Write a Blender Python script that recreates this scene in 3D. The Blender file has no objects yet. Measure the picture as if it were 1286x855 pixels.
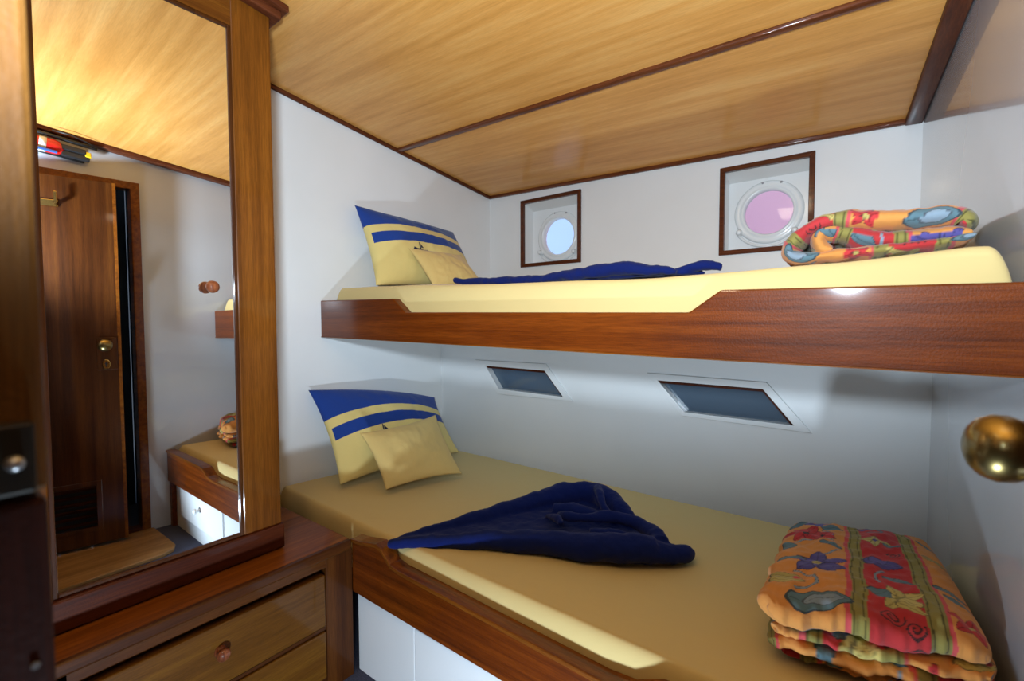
import bpy, bmesh, math, random
import numpy as np
from mathutils import Vector, Matrix, noise
random.seed(4)
SC = bpy.context.scene
COL = SC.collection
# ---------------------------------------------------------------- camera
CAMP = Vector((1.8517, 0.0, 1.1271))
R_ = Vector((0.79856213, 0.60190679, -0.00259764))
U_ = Vector((-0.02356115, 0.03557081, 0.99908938))
F_ = Vector((-0.60145108, 0.79777374, -0.04258712))
cd = bpy.data.cameras.new('camera'); cam = bpy.data.objects.new('camera', cd); COL.objects.link(cam)
cam.matrix_world = Matrix(((R_.x, U_.x, -F_.x, CAMP.x), (R_.y, U_.y, -F_.y, CAMP.y), (R_.z, U_.z, -F_.z, CAMP.z), (0, 0, 0, 1)))
cd.sensor_width = 36; cd.sensor_fit = 'HORIZONTAL'; cd.lens = 585.03 * 36 / 1286
cd.clip_start = 0.02
cd.dof.use_dof = True; cd.dof.focus_distance = 1.7; cd.dof.aperture_fstop = 4.5
SC.camera = cam
# ---------------------------------------------------------------- world, lights, exposure
w = bpy.data.worlds.new('sky'); SC.world = w; w.use_nodes = True
bg = w.node_tree.nodes['Background']; bg.inputs[0].default_value = (.62, .76, 1, 1); bg.inputs[1].default_value = .85
SC.view_settings.view_transform = 'Standard'; SC.view_settings.look = 'None'
SC.view_settings.gamma = 1; SC.view_settings.use_curve_mapping = False
SC.view_settings.exposure = 0.8

def lamp(name, kind, loc, power, color, size=.1, aim=None, angle=None, blend=.3):
    l = bpy.data.lights.new(name, kind); l.energy = power; l.color = color
    if kind == 'AREA': l.size = size
    else: l.shadow_soft_size = size
    if angle: l.spot_size = math.radians(angle); l.spot_blend = blend
    o = bpy.data.objects.new(name, l); COL.objects.link(o); o.location = loc
    if aim is not None: o.rotation_euler = Vector(aim).to_track_quat('-Z', 'Y').to_euler()
    return o
# the photographer's flash head low by the door, turned up and into the cabin
lamp('flash_head', 'SPOT', (1.62, .10, .16), 30, (.66, .83, 1.0), .035, (-.55, .70, .55), 140, .5)
# the flash on the camera, head turned up to bounce off the deckhead, spilling forward
lamp('camera_flash', 'SPOT', (1.80, -.07, 1.30), 78, (.69, .85, 1.0), .05, (-.29, .50, .81), 173, .52)
# the cabin's own warm deckhead lamp, above and behind the camera
lamp('deckhead_lamp', 'AREA', (1.35, -.12, 2.06), 3, (1.0, .80, .55), .22, (0, .25, -1))

# ---------------------------------------------------------------- materials
def srgb(r, g, b):
    f = lambda c: (c / 255 / 12.92) if c / 255 <= .04045 else ((c / 255 + .055) / 1.055) ** 2.4
    return (f(r), f(g), f(b), 1)
class NT:
    def __init__(s, name):
        s.m = bpy.data.materials.new(name); s.m.use_nodes = True; s.t = s.m.node_tree
        s.b = s.t.nodes['Principled BSDF']
    def n(s, typ, **kw):
        k = s.t.nodes.new(typ)
        for a, v in kw.items(): setattr(k, a, v)
        return k
    def l(s, a, b): s.t.links.new(a, b)
    def setp(s, **kw):
        for k, v in kw.items(): s.b.inputs[k.replace('_', ' ')].default_value = v
    def bump(s, src, strength, dist=.002):
        bp = s.n('ShaderNodeBump'); bp.inputs['Strength'].default_value = strength; bp.inputs['Distance'].default_value = dist
        s.l(src, bp.inputs['Height']); s.l(bp.outputs[0], s.b.inputs['Normal']); return bp
def plain(name, col, rough=.5, metal=0, coat=0, **kw):
    t = NT(name); t.setp(Base_Color=col, Roughness=rough, Metallic=metal, Coat_Weight=coat, **kw)
    return t.m
def paint_mat(name, col, rough=.3, coat=.3, bumpy=.12):
    t = NT(name); t.setp(Roughness=rough, Coat_Weight=coat, Coat_Roughness=.04 if coat == 1 else .12)
    tc = t.n('ShaderNodeTexCoord'); a = t.n('ShaderNodeTexNoise'); a.inputs['Scale'].default_value = 2.2; a.inputs['Detail'].default_value = 5
    t.l(tc.outputs['Object'], a.inputs['Vector'])
    r = t.n('ShaderNodeValToRGB'); c = col
    r.color_ramp.elements[0].position = .3; r.color_ramp.elements[0].color = (c[0] * .93, c[1] * .93, c[2] * .92, 1)
    r.color_ramp.elements[1].position = .7; r.color_ramp.elements[1].color = c
    t.l(a.outputs[0], r.inputs[0]); t.l(r.outputs[0], t.b.inputs['Base Color'])
    b2 = t.n('ShaderNodeTexNoise'); b2.inputs['Scale'].default_value = 14; b2.inputs['Detail'].default_value = 4
    t.l(tc.outputs['Object'], b2.inputs['Vector']); t.bump(b2.outputs[0], bumpy, .004)
    return t.m
def wood(name, dark, mid, light, axis='x', rough=.3, coat=.5, grain=1.0, peel=.15, blotch=.35, coat_rough=.08, pores=.24):
    """varnished timber: fibre streaks stretched along one axis, slow colour drift, fine orange peel"""
    t = NT(name); t.setp(Roughness=rough + .15, Coat_Weight=coat, Coat_Roughness=coat_rough, Specular_IOR_Level=.12)
    tc = t.n('ShaderNodeTexCoord'); mp = t.n('ShaderNodeMapping')
    s = {'x': (2.2, 75, 75), 'y': (75, 2.2, 75), 'z': (75, 75, 2.2)}[axis]
    mp.inputs['Scale'].default_value = [v * grain for v in s]
    t.l(tc.outputs['Object'], mp.inputs[0])
    n1 = t.n('ShaderNodeTexNoise'); n1.inputs['Scale'].default_value = 1; n1.inputs['Detail'].default_value = 8; n1.inputs['Roughness'].default_value = .6; n1.inputs['Distortion'].default_value = .25
    t.l(mp.outputs[0], n1.inputs['Vector'])
    mp2 = t.n('ShaderNodeMapping'); mp2.inputs['Scale'].default_value = [v * .16 if v > 5 else v * .8 for v in s]
    t.l(tc.outputs['Object'], mp2.inputs[0])
    n2 = t.n('ShaderNodeTexNoise'); n2.inputs['Scale'].default_value = 1; n2.inputs['Detail'].default_value = 3
    t.l(mp2.outputs[0], n2.inputs['Vector'])
    mx = t.n('ShaderNodeMath', operation='MULTIPLY_ADD'); mx.inputs[1].default_value = blotch
    t.l(n2.outputs[0], mx.inputs[0])
    mm = t.n('ShaderNodeMath', operation='MULTIPLY'); mm.inputs[1].default_value = 1 - blotch
    t.l(n1.outputs[0], mm.inputs[0]); t.l(mm.outputs[0], mx.inputs[2])
    r = t.n('ShaderNodeValToRGB'); e = r.color_ramp.elements
    e[0].position = .37; e[0].color = dark; e[1].position = .64; e[1].color = light
    k = e.new(.5); k.color = mid
    mp3 = t.n('ShaderNodeMapping'); mp3.inputs['Scale'].default_value = {'x': (22, 420, 420), 'y': (420, 22, 420), 'z': (420, 420, 22)}[axis]
    t.l(tc.outputs['Object'], mp3.inputs[0]); n3 = t.n('ShaderNodeTexNoise'); n3.inputs['Scale'].default_value = 1; n3.inputs['Detail'].default_value = 2
    t.l(mp3.outputs[0], n3.inputs['Vector']); pr = t.n('ShaderNodeMapRange'); pr.inputs['From Min'].default_value = .35; pr.inputs['From Max'].default_value = .62; pr.inputs['To Min'].default_value = 1 - pores; pr.inputs['To Max'].default_value = 1
    t.l(n3.outputs[0], pr.inputs['Value']); t.l(mx.outputs[0], r.inputs[0])
    mq = t.n('ShaderNodeVectorMath', operation='SCALE'); t.l(r.outputs[0], mq.inputs[0]); t.l(pr.outputs[0], mq.inputs['Scale']); t.l(mq.outputs[0], t.b.inputs['Base Color'])
    pn = t.n('ShaderNodeTexNoise'); pn.inputs['Scale'].default_value = 230; pn.inputs['Detail'].default_value = 2
    t.l(tc.outputs['Object'], pn.inputs['Vector'])
    ad = t.n('ShaderNodeMath', operation='MULTIPLY_ADD'); ad.inputs[1].default_value = .35
    t.l(n1.outputs[0], ad.inputs[0]); t.l(pn.outputs[0], ad.inputs[2]); t.bump(ad.outputs[0], peel, .002)
    return t.m
WHITE = paint_mat('white_gloss_paint', (.80, .80, .79, 1))
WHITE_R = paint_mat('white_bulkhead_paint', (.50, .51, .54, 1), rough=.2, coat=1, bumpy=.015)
WHITE_D = paint_mat('white_drawer_paint', (.82, .83, .84, 1), rough=.35, coat=.15)
M_BOARD = wood('mahogany_board', srgb(76, 30, 3), srgb(103, 44, 4), srgb(124, 58, 9), 'x', .3, .42, .7, .25)
M_CAP = wood('mahogany_cap', srgb(89, 46, 8), srgb(116, 62, 13), srgb(137, 80, 20), 'x', .3, .42, .7, .25)
M_TRIM_X = wood('dark_trim_along', srgb(82, 38, 16), srgb(104, 52, 24), srgb(128, 70, 34), 'x', .35, .5)
M_TRIM_Y = wood('dark_trim_across', srgb(72, 32, 14), srgb(92, 44, 20), srgb(112, 60, 30), 'y', .5, .15)
M_FRAME = wood('port_frame_wood', srgb(71, 31, 10), srgb(88, 41, 15), srgb(104, 53, 22), 'x', .35, .5)
M_POST = wood('orange_post_wood', srgb(91, 49, 7), srgb(112, 63, 13), srgb(130, 77, 19), 'z', .35, .35, .5)
M_RAIL = wood('wardrobe_rail_wood', srgb(84, 44, 7), srgb(104, 57, 12), srgb(120, 72, 17), 'y', .35, .35, .5)
M_SKIRT = wood('dark_skirting_wood', srgb(55, 21, 7), srgb(72, 29, 10), srgb(86, 38, 12), 'y', .35, .22)
M_TOP = wood('chest_top_wood', srgb(101, 51, 9), srgb(127, 68, 14), srgb(149, 87, 22), 'y', .32, .22, .5, .12)
M_CHEST = wood('chest_carcass_wood', srgb(59, 27, 5), srgb(75, 38, 9), srgb(90, 49, 13), 'z', .35, .22, .5)
M_CHEST_Y = wood('chest_rail_wood', srgb(59, 27, 5), srgb(75, 38, 9), srgb(90, 49, 13), 'y', .35, .22, .5)
M_DRAW = wood('drawer_front_wood', srgb(79, 46, 8), srgb(96, 58, 12), srgb(112, 72, 17), 'y', .35, .4, .45)
M_DOOR = wood('door_mahogany', srgb(52, 24, 6), srgb(70, 35, 10), srgb(86, 47, 15), 'z', .25, .6, .45)
M_CEIL = wood('deckhead_plywood', srgb(204, 140, 66), srgb(220, 156, 80), srgb(230, 172, 98), 'x', .3, .35, .45, .1, .45, .2, pores=.10)
M_KNOB = wood('turned_knob_wood', srgb(96, 48, 26), srgb(130, 70, 42), srgb(160, 96, 60), 'z', .3, .6, 2)
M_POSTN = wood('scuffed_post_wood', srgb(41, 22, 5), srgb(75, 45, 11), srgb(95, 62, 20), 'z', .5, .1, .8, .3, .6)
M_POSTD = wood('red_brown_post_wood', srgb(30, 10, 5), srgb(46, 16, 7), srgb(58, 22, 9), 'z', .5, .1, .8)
M_STEP = wood('step_plywood', srgb(120, 84, 44), srgb(142, 104, 60), srgb(160, 120, 74), 'y', .35, .4, .5)
M_BRASS = plain('brass', (.62, .42, .14, 1), .16, 1)
M_BRASS_O = plain('old_brass', (.30, .22, .08, 1), .3, 1, .3)
M_BLACK = plain('black_plastic', (.012, .012, .014, 1), .4)
M_DARKMETAL = plain('dark_worn_metal', (.02, .017, .013, 1), .45, .6)
M_RED = plain('red_enamel', srgb(205, 28, 24), .25, 0, .5)
M_YEL = plain('yellow_plastic', srgb(230, 190, 30), .4)
M_LBL = plain('white_label', (.8, .8, .82, 1), .5)
M_BLUE_L = plain('blue_label', srgb(50, 90, 160), .4)
M_TEAL = plain('dark_teal_corridor', srgb(24, 44, 58), .5)
M_MIRROR = plain('mirror_silver', (.93, .94, .93, 1), .0, 1)
M_PORC = plain('white_enamel', (.78, .79, .78, 1), .22, 0, .4)
M_SCREW = plain('grey_steel', (.35, .35, .36, 1), .35, .8)
M_GLASS = NT('clear_glass'); M_GLASS.setp(Base_Color=(1, 1, 1, 1), Roughness=.02, Transmission_Weight=1, IOR=1.15); M_GLASS = M_GLASS.m
M_DGLASS = plain('smoked_glass', srgb(80, 94, 108), .12, 0, .3)
M_PINK = plain('pink_frosted_pane', srgb(238, 182, 196), .4)
M_PALE = plain('pale_blue_hull', srgb(205, 225, 250), .4)

def carpet_mat():
    t = NT('blue_carpet'); t.setp(Roughness=.95)
    tc = t.n('ShaderNodeTexCoord'); a = t.n('ShaderNodeTexNoise'); a.inputs['Scale'].default_value = 300; a.inputs['Detail'].default_value = 3
    t.l(tc.outputs['Object'], a.inputs['Vector']); r = t.n('ShaderNodeValToRGB')
    r.color_ramp.elements[0].position = .3; r.color_ramp.elements[0].color = srgb(34, 40, 62); r.color_ramp.elements[1].position = .7; r.color_ramp.elements[1].color = srgb(78, 84, 108)
    t.l(a.outputs[0], r.inputs[0]); t.l(r.outputs[0], t.b.inputs['Base Color']); t.bump(a.outputs[0], .6, .004); return t.m
M_CARPET = carpet_mat()
def cloth_mat(name, col, rough=.85, big=6, bs=.25, fine=900, sheen=.15):
    t = NT(name); t.setp(Base_Color=col, Roughness=rough, Sheen_Weight=sheen, Specular_IOR_Level=.2)
    tc = t.n('ShaderNodeTexCoord'); a = t.n('ShaderNodeTexNoise'); a.inputs['Scale'].default_value = big; a.inputs['Detail'].default_value = 3; a.inputs['Distortion'].default_value = .6
    b = t.n('ShaderNodeTexNoise'); b.inputs['Scale'].default_value = fine; b.inputs['Detail'].default_value = 1
    t.l(tc.outputs['Object'], a.inputs['Vector']); t.l(tc.outputs['Object'], b.inputs['Vector'])
    k = t.n('ShaderNodeMath', operation='MULTIPLY_ADD'); k.inputs[1].default_value = .06
    t.l(b.outputs[0], k.inputs[0]); t.l(a.outputs[0], k.inputs[2]); t.bump(k.outputs[0], bs, .012); return t
M_SHEET = cloth_mat('yellow_sheet', srgb(210, 188, 128), big=7, bs=.32).m
M_SMALLP = cloth_mat('yellow_cushion_cloth', srgb(214, 188, 120), big=14, bs=.3).m
M_NAVY = cloth_mat('navy_towelling', srgb(6, 25, 88), .95, 22, .3, 500, .08).m
def pillow_mat():
    t = cloth_mat('striped_pillow_cloth', srgb(218, 198, 126), big=13, bs=.3)
    uv = t.n('ShaderNodeUVMap'); sp = t.n('ShaderNodeSeparateXYZ'); t.l(uv.outputs[0], sp.inputs[0])
    def gt(src, v):
        k = t.n('ShaderNodeMath', operation='GREATER_THAN'); t.l(src, k.inputs[0]); k.inputs[1].default_value = v; return k.outputs[0]
    def mul(a, b): k = t.n('ShaderNodeMath', operation='MULTIPLY'); t.l(a, k.inputs[0]); t.l(b, k.inputs[1]); return k.outputs[0]
    def sub(a, b): k = t.n('ShaderNodeMath', operation='SUBTRACT'); k.use_clamp = True; t.l(a, k.inputs[0]); t.l(b, k.inputs[1]); return k.outputs[0]
    def add(a, b): k = t.n('ShaderNodeMath', operation='ADD'); k.use_clamp = True; t.l(a, k.inputs[0]); t.l(b, k.inputs[1]); return k.outputs[0]
    u, v = sp.outputs[0], sp.outputs[1]
    band = gt(v, .72); st = sub(gt(v, .49), gt(v, .62)); st = mul(st, gt(u, .02))
    m = add(band, st); mix = t.n('ShaderNodeMix', data_type='RGBA')
    t.l(m, mix.inputs['Factor']); mix.inputs['A'].default_value = srgb(218, 198, 126); mix.inputs['B'].default_value = srgb(26, 60, 138)
    t.l(mix.outputs['Result'], t.b.inputs['Base Color']); return t.m
M_PILLOW = pillow_mat()
def print_mat():
    t = cloth_mat('floral_duvet_print', (1, 1, 1, 1), big=30, bs=.3)
    a = t.n('ShaderNodeVertexColor'); a.layer_name = 'print'; t.l(a.outputs[0], t.b.inputs['Base Color']); return t.m
M_PRINT = print_mat()

# ---------------------------------------------------------------- mesh helpers
class MB:
    def __init__(s): s.bm = bmesh.new()
    def add(s, vs, fs):
        v = [s.bm.verts.new(p) for p in vs]
        for f in fs: s.bm.faces.new([v[i] for i in f])
        return s
    def box(s, x0, x1, y0, y1, z0, z1):
        return s.hexa([(x0, y0), (x1, y0), (x1, y1), (x0, y1)], z0, z1)
    def hexa(s, q, z0, z1):
        """prism over plan polygon q; z0,z1 numbers or functions of x,y"""
        a = z0 if callable(z0) else (lambda x, y: z0); b = z1 if callable(z1) else (lambda x, y: z1)
        n = len(q); vs = [(x, y, a(x, y)) for x, y in q] + [(x, y, b(x, y)) for x, y in q]
        fs = [tuple(range(n - 1, -1, -1)), tuple(range(n, 2 * n))] + [(i, (i + 1) % n, (i + 1) % n + n, i + n) for i in range(n)]
        return s.add(vs, fs)
    def prism(s, poly, d):
        """polygon of 3-D points extruded by vector d"""
        n = len(poly); d = Vector(d); vs = [Vector(p) for p in poly] + [Vector(p) + d for p in poly]
        fs = [tuple(range(n)), tuple(range(2 * n - 1, n - 1, -1))] + [(i + n, (i + 1) % n + n, (i + 1) % n, i) for i in range(n)]
        return s.add(vs, fs)
    def lathe(s, prof, o, axis, seg=40):
        """prof: (distance along axis, radius)"""
        o = Vector(o); ax = Vector(axis).normalized(); a = ax.orthogonal().normalized(); b = ax.cross(a)
        rings = []
        for h, r in prof:
            if r < 1e-6: rings.append([s.bm.verts.new(o + ax * h)])
            else: rings.append([s.bm.verts.new(o + ax * h + (a * math.cos(2 * math.pi * k / seg) + b * math.sin(2 * math.pi * k / seg)) * r) for k in range(seg)])
        for p, q in zip(rings, rings[1:]):
            for k in range(seg):
                k2 = (k + 1) % seg
                if len(p) == 1 and len(q) == 1: continue
                if len(p) == 1: s.bm.faces.new((p[0], q[k2], q[k]))
                elif len(q) == 1: s.bm.faces.new((p[k], p[k2], q[0]))
                else: s.bm.faces.new((p[k], p[k2], q[k2], q[k]))
        return s
    def tube(s, pts, rad, seg=12, flat=1.0):
        pts = [Vector(p) for p in pts]; rings = []
        for i, p in enumerate(pts):
            t = (pts[min(i + 1, len(pts) - 1)] - pts[max(i - 1, 0)]).normalized()
            side = t.cross(Vector((0, 0, 1)));
            if side.length < 1e-4: side = Vector((1, 0, 0))
            side.normalize(); up = side.cross(t).normalized(); r = rad[i] if isinstance(rad, (list, tuple)) else rad
            rings.append([s.bm.verts.new(p + side * math.cos(2 * math.pi * k / seg) * r + up * math.sin(2 * math.pi * k / seg) * r * flat) for k in range(seg)])
        for p, q in zip(rings, rings[1:]):
            for k in range(seg): s.bm.faces.new((p[k], p[(k + 1) % seg], q[(k + 1) % seg], q[k]))
        s.bm.faces.new(rings[0][::-1]); s.bm.faces.new(rings[-1]); return s
    def build(s, name, mat, parent=None, bevel=0, smooth=False, seg=2):
        bmesh.ops.recalc_face_normals(s.bm, faces=s.bm.faces)
        me = bpy.data.meshes.new(name); s.bm.to_mesh(me); s.bm.free()
        me.materials.append(mat); o = bpy.data.objects.new(name, me); COL.objects.link(o)
        if parent: o.parent = parent; o.matrix_parent_inverse = Matrix.Translation(parent.location).inverted()
        if smooth:
            for p in me.polygons: p.use_smooth = True
        if bevel:
            b = o.modifiers.new('bevel', 'BEVEL'); b.width = bevel; b.segments = seg; b.limit_method = 'ANGLE'; b.angle_limit = math.radians(35)
            b.harden_normals = False
        return o
def thing(name, label, cat, loc=(0, 0, 0), group=None):
    o = bpy.data.objects.new(name, None); COL.objects.link(o); o.location = loc; o.empty_display_size = .05
    o['label'] = label; o['category'] = cat
    if group: o['group'] = group
    return o
def tag(o, label, cat, group=None):
    o['label'] = label; o['category'] = cat
    if group: o['group'] = group
    return o
def struct(o, label, cat):
    o['kind'] = 'structure'; o['label'] = label; o['category'] = cat; return o
def sempty(name, label, cat, loc=(0, 0, 0)):
    return struct(bpy_empty(name, loc), label, cat)
def bpy_empty(name, loc):
    o = bpy.data.objects.new(name, None); COL.objects.link(o); o.location = loc; o.empty_display_size = .05; return o
def plate(outer, holes, mp, depth_vec):
    """flat plate in (a,b) with holes, mapped to 3-D by mp(a,b), given thickness along depth_vec"""
    m = MB(); bm = m.bm; edges = []
    for loop in [outer] + holes:
        vs = [bm.verts.new(mp(a, b)) for a, b in loop]
        for i in range(len(vs)): edges.append(bm.edges.new((vs[i], vs[(i + 1) % len(vs)])))
    bmesh.ops.triangle_fill(bm, use_beauty=True, use_dissolve=False, edges=edges)
    g = bmesh.ops.extrude_face_region(bm, geom=list(bm.faces))
    for v in g['geom']:
        if isinstance(v, bmesh.types.BMVert): v.co += Vector(depth_vec)
    return m
def sheet_mesh(P, name, mat, parent=None, uv=None, col=None, close=True, smooth=True):
    """P: list of (n,m,3) arrays stitched: front sheet and back sheet sharing their borders"""
    F, B = P; n, m = F.shape[:2]
    idF = np.arange(n * m).reshape(n, m)
    inner = np.ones((n, m), bool); inner[0] = inner[-1] = False; inner[:, 0] = inner[:, -1] = False
    idB = idF.copy(); cnt = inner.sum(); idB[inner] = n * m + np.arange(cnt)
    V = np.concatenate([F.reshape(-1, 3), B[inner]])
    q = lambda I: np.stack([I[:-1, :-1], I[1:, :-1], I[1:, 1:], I[:-1, 1:]], -1).reshape(-1, 4)
    faces = np.concatenate([q(idF), q(idB)[:, ::-1]])
    me = bpy.data.meshes.new(name); me.vertices.add(len(V)); me.vertices.foreach_set('co', V.astype('f').ravel())
    me.loops.add(faces.size); me.loops.foreach_set('vertex_index', faces.astype('i').ravel())
    me.polygons.add(len(faces)); me.polygons.foreach_set('loop_start', np.arange(0, faces.size, 4, dtype='i'))
    me.update(calc_edges=True); me.validate()
    if smooth: me.polygons.foreach_set('use_smooth', np.ones(len(faces), bool))
    if uv is not None:
        U = np.concatenate([uv.reshape(-1, 2), uv[inner]]); l = me.uv_layers.new(name='UVMap')
        l.data.foreach_set('uv', U[faces.ravel()].astype('f').ravel())
    if col is not None:
        cF, cB = col; Cc = np.concatenate([cF.reshape(-1, 3), cB[inner]]); Cc = np.concatenate([Cc, np.ones((len(Cc), 1))], 1)
        a = me.color_attributes.new('print', 'FLOAT_COLOR', 'POINT'); a.data.foreach_set('color', Cc.astype('f').ravel())
    me.materials.append(mat); o = bpy.data.objects.new(name, me); COL.objects.link(o)
    if parent: o.parent = parent; o.matrix_parent_inverse = Matrix.Translation(parent.location).inverted()
    return o
def nz(p, s=1.0, seed=0): return noise.noise(Vector(p) * s + Vector((seed * 7.3, seed * 3.1, seed * 1.7)))

# ---------------------------------------------------------------- planes of the cabin
RWX = lambda y: 2.152 - .069 * y            # right bulkhead
BKY = lambda x: 2.2316 - .026 * x           # hull lining, upper
LWY = lambda x: 1.81 + .035 * x             # hull lining, lower
CZ = lambda x, y: 1.997 - .0317 * (x - 1) - .116 * (y - 1)   # deckhead
FY = -.55
struct(MB().box(-.12, 3.2, FY - .1, 2.5, -.08, 0).build('floor', M_CARPET), 'dark blue carpeted cabin floor', 'floor')
struct(MB().hexa([(-.1, FY), (0, FY), (0, 2.45), (-.1, 2.45)], 0, lambda x, y: CZ(0, y) + .01).build('wall_left', WHITE), 'white bulkhead at the pillow end of the bunks', 'wall')
struct(MB().hexa([(-.1, FY - .1), (3.2, FY - .1), (3.2, FY), (-.1, FY)], 0, 2.3).build('wall_front', M_DOOR), 'dark wooden bulkhead behind the camera', 'wall')
# deckhead in two plywood panels with a batten between
YB = lambda x: 1.5218 - .026 * x
ce = sempty('ceiling', 'golden varnished plywood deckhead in two panels', 'ceiling')
for ya, yb in ((lambda x: FY - .1, YB), (YB, lambda x: 2.45)):
    MB().hexa([(-.1, ya(-.1)), (2.3, ya(2.3)), (2.3, yb(2.3)), (-.1, yb(-.1))], CZ, lambda x, y: CZ(x, y) + .03).build('panel', M_CEIL, ce)
def strip(name, ax, ay, bx, by, wd, th, mat, label):
    d = Vector((bx - ax, by - ay)).normalized(); n = Vector((-d.y, d.x)) * wd / 2
    q = [(ax - n.x, ay - n.y), (bx - n.x, by - n.y), (bx + n.x, by + n.y), (ax + n.x, ay + n.y)]
    o = MB().hexa(q, lambda x, y: CZ(x, y) - th, lambda x, y: CZ(x, y) + .002).build(name, mat, None, .004, True)
    return struct(o, label, 'trim')
strip('trim_1', 0, YB(0), 2.05, YB(2.05), .026, .012, M_TRIM_X, 'brown half-round batten across the middle of the deckhead')
strip('trim_2', .008, .3, .008, 2.231, .016, .016, M_TRIM_Y, 'thin brown moulding along the left edge of the deckhead')
strip('trim_3', 0, BKY(0) - .008, RWX(2.2), BKY(2) - .008, .018, .016, M_TRIM_X, 'thin brown moulding between deckhead and the porthole wall')
strip('trim_4', RWX(.3) - .026, .3, RWX(2.18) - .026, 2.18, .048, .02, M_TRIM_Y, 'wide dark moulding along the right edge of the deckhead')

# right bulkhead with the doorway
DY0, DY1, DZ = .02, .735, 1.815
rw = MB()
def rwall(y0, y1, z0, z1): rw.hexa([(RWX(y0), y0), (RWX(y0) + .05, y0), (RWX(y1) + .05, y1), (RWX(y1), y1)], z0, z1)
rwall(DY1, 2.45, 0, 2.1); rwall(DY0, DY1, DZ, 2.2); rwall(FY, DY0, 0, 2.25)
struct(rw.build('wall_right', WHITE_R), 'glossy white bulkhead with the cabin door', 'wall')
fr = sempty('trim_5', 'varnished wooden frame round the cabin doorway', 'trim', (RWX(.4), .4, 0))
def rbox(y0, y1, z0, z1, o0, o1): return MB().hexa([(RWX(y0) - o1, y0), (RWX(y0) + o0, y0), (RWX(y1) + o0, y1), (RWX(y1) - o1, y1)], z0, z1)
rbox(DY1 - .004, DY1 + .034, 0, DZ + .034, .055, .014).build('jamb', M_CAP, fr, .003)
rbox(DY0 - .034, DY0 + .004, 0, DZ + .034, .055, .014).build('jamb', M_CAP, fr, .003)
rbox(DY0, DY1, DZ - .004, DZ + .034, .055, .014).build('head', M_CAP, fr, .003)
rbox(DY0, DY1, 0, .03, .055, .01).build('sill', M_SKIRT, fr, .003)
# corridor beyond the gap
cw = MB()
for k in range(26): cw.box(2.62, 2.64 + (.004 if k % 2 else 0), -.5 + k * .07, -.435 + k * .07, 0, 2.2)
struct(cw.build('wall_corridor', M_TEAL), 'dark teal ribbed wall seen through the door gap', 'wall')
struct(MB().hexa([(2.2, FY), (2.66, FY), (2.66, 1.6), (2.2, 1.6)], 2.12, 2.16).build('trim_6', M_TEAL), 'dark corridor deckhead beyond the door', 'trim')
struct(MB().box(2.16, 2.66, 1.3, 1.34, 0, 2.15).build('trim_7', M_TEAL), 'dark end panel of the corridor', 'trim')
# door: hinged near the camera, standing slightly open into the cabin
hinge = Vector((RWX(DY0) - .005, DY0 + .01, 0)); de = Vector((2.000, .652, 0)); dd = (de - hinge); DW = dd.length; dd.normalize(); dn = Vector((-dd.y, dd.x, 0))   # dn points into the cabin (-X)
if dn.x > 0: dn = -dn
def DP(s, n, z): p = hinge + dd * s + dn * n; return (p.x, p.y, z)
def dbox(s0, s1, n0, n1, z0, z1):
    return MB().add([DP(s0, n0, z0), DP(s1, n0, z0), DP(s1, n1, z0), DP(s0, n1, z0), DP(s0, n0, z1), DP(s1, n0, z1), DP(s1, n1, z1), DP(s0, n1, z1)],
                    [(0, 1, 2, 3), (4, 5, 6, 7), (0, 1, 5, 4), (1, 2, 6, 5), (2, 3, 7, 6), (3, 0, 4, 7)])
dr = sempty('door_1', 'dark varnished cabin door standing ajar, with brass knob and louvred vent', 'door', tuple(hinge))
VS0, VS1, VZ0, VZ1 = DW - .36, DW - .11, .12, .33
leaf = plate([(0, .035), (DW, .035), (DW, DZ - .01), (0, DZ - .01)], [[(VS0, VZ0), (VS1, VZ0), (VS1, VZ1), (VS0, VZ1)]], lambda a, b: DP(a, 0, b), -dn * .032)
leaf.build('door_leaf', M_DOOR, dr)
dbox(DW - .012, DW + .001, -.033, .001, .034, DZ - .009).build('edge_lipping', M_CAP, dr)
vent = bpy_empty('vent', (0, 0, 0)); vent.parent = dr; vent.matrix_parent_inverse = Matrix.Translation(dr.location).inverted()
for a in ((VS0 - .018, VS0 + .004, VZ0 - .018, VZ1 + .018), (VS1 - .004, VS1 + .018, VZ0 - .018, VZ1 + .018)): dbox(a[0], a[1], -.002, .007, a[2], a[3]).build('vent_frame', M_DOOR, vent, .002)
for a in ((VS0, VS1, VZ0 - .018, VZ0 + .004), (VS0, VS1, VZ1 - .004, VZ1 + .018)): dbox(a[0], a[1], -.002, .0065, a[2], a[3]).build('vent_frame', M_DOOR, vent, .002)
dbox(VS0, VS1, -.03, -.024, VZ0, VZ1).build('vent_backing', M_BLACK, vent)
for k in range(6):
    z = VZ0 + .018 + k * .034
    MB().add([DP(VS0, -.022, z - .008), DP(VS1, -.022, z - .008), DP(VS1, -.020, z - .002), DP(VS0, -.020, z - .002), DP(VS0, .000, z + .010), DP(VS1, .000, z + .010), DP(VS1, .004, z + .016), DP(VS0, .004, z + .016)],
             [(0, 1, 2, 3), (4, 5, 6, 7), (0, 1, 5, 4), (1, 2, 6, 5), (2, 3, 7, 6), (3, 0, 4, 7)]).build('slat', M_SKIRT, vent)
ks = DW - .058
dbox(ks - .035, ks + .045, -.001, .006, .89, 1.05).build('lock_plate', M_DOOR, dr, .003)
kn = MB().lathe([(.0, .022), (.004, .024), (.008, .020), (.012, .012), (.030, .0085), (.034, .010), (.038, .019), (.044, .0255), (.053, .0290), (.063, .0292), (.072, .0255), (.078, .019), (.082, .010), (.083, 0)], DP(ks, .006, 1.014), dn, 48).build('door_knob', M_BRASS_O, dr, 0, True)
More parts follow.
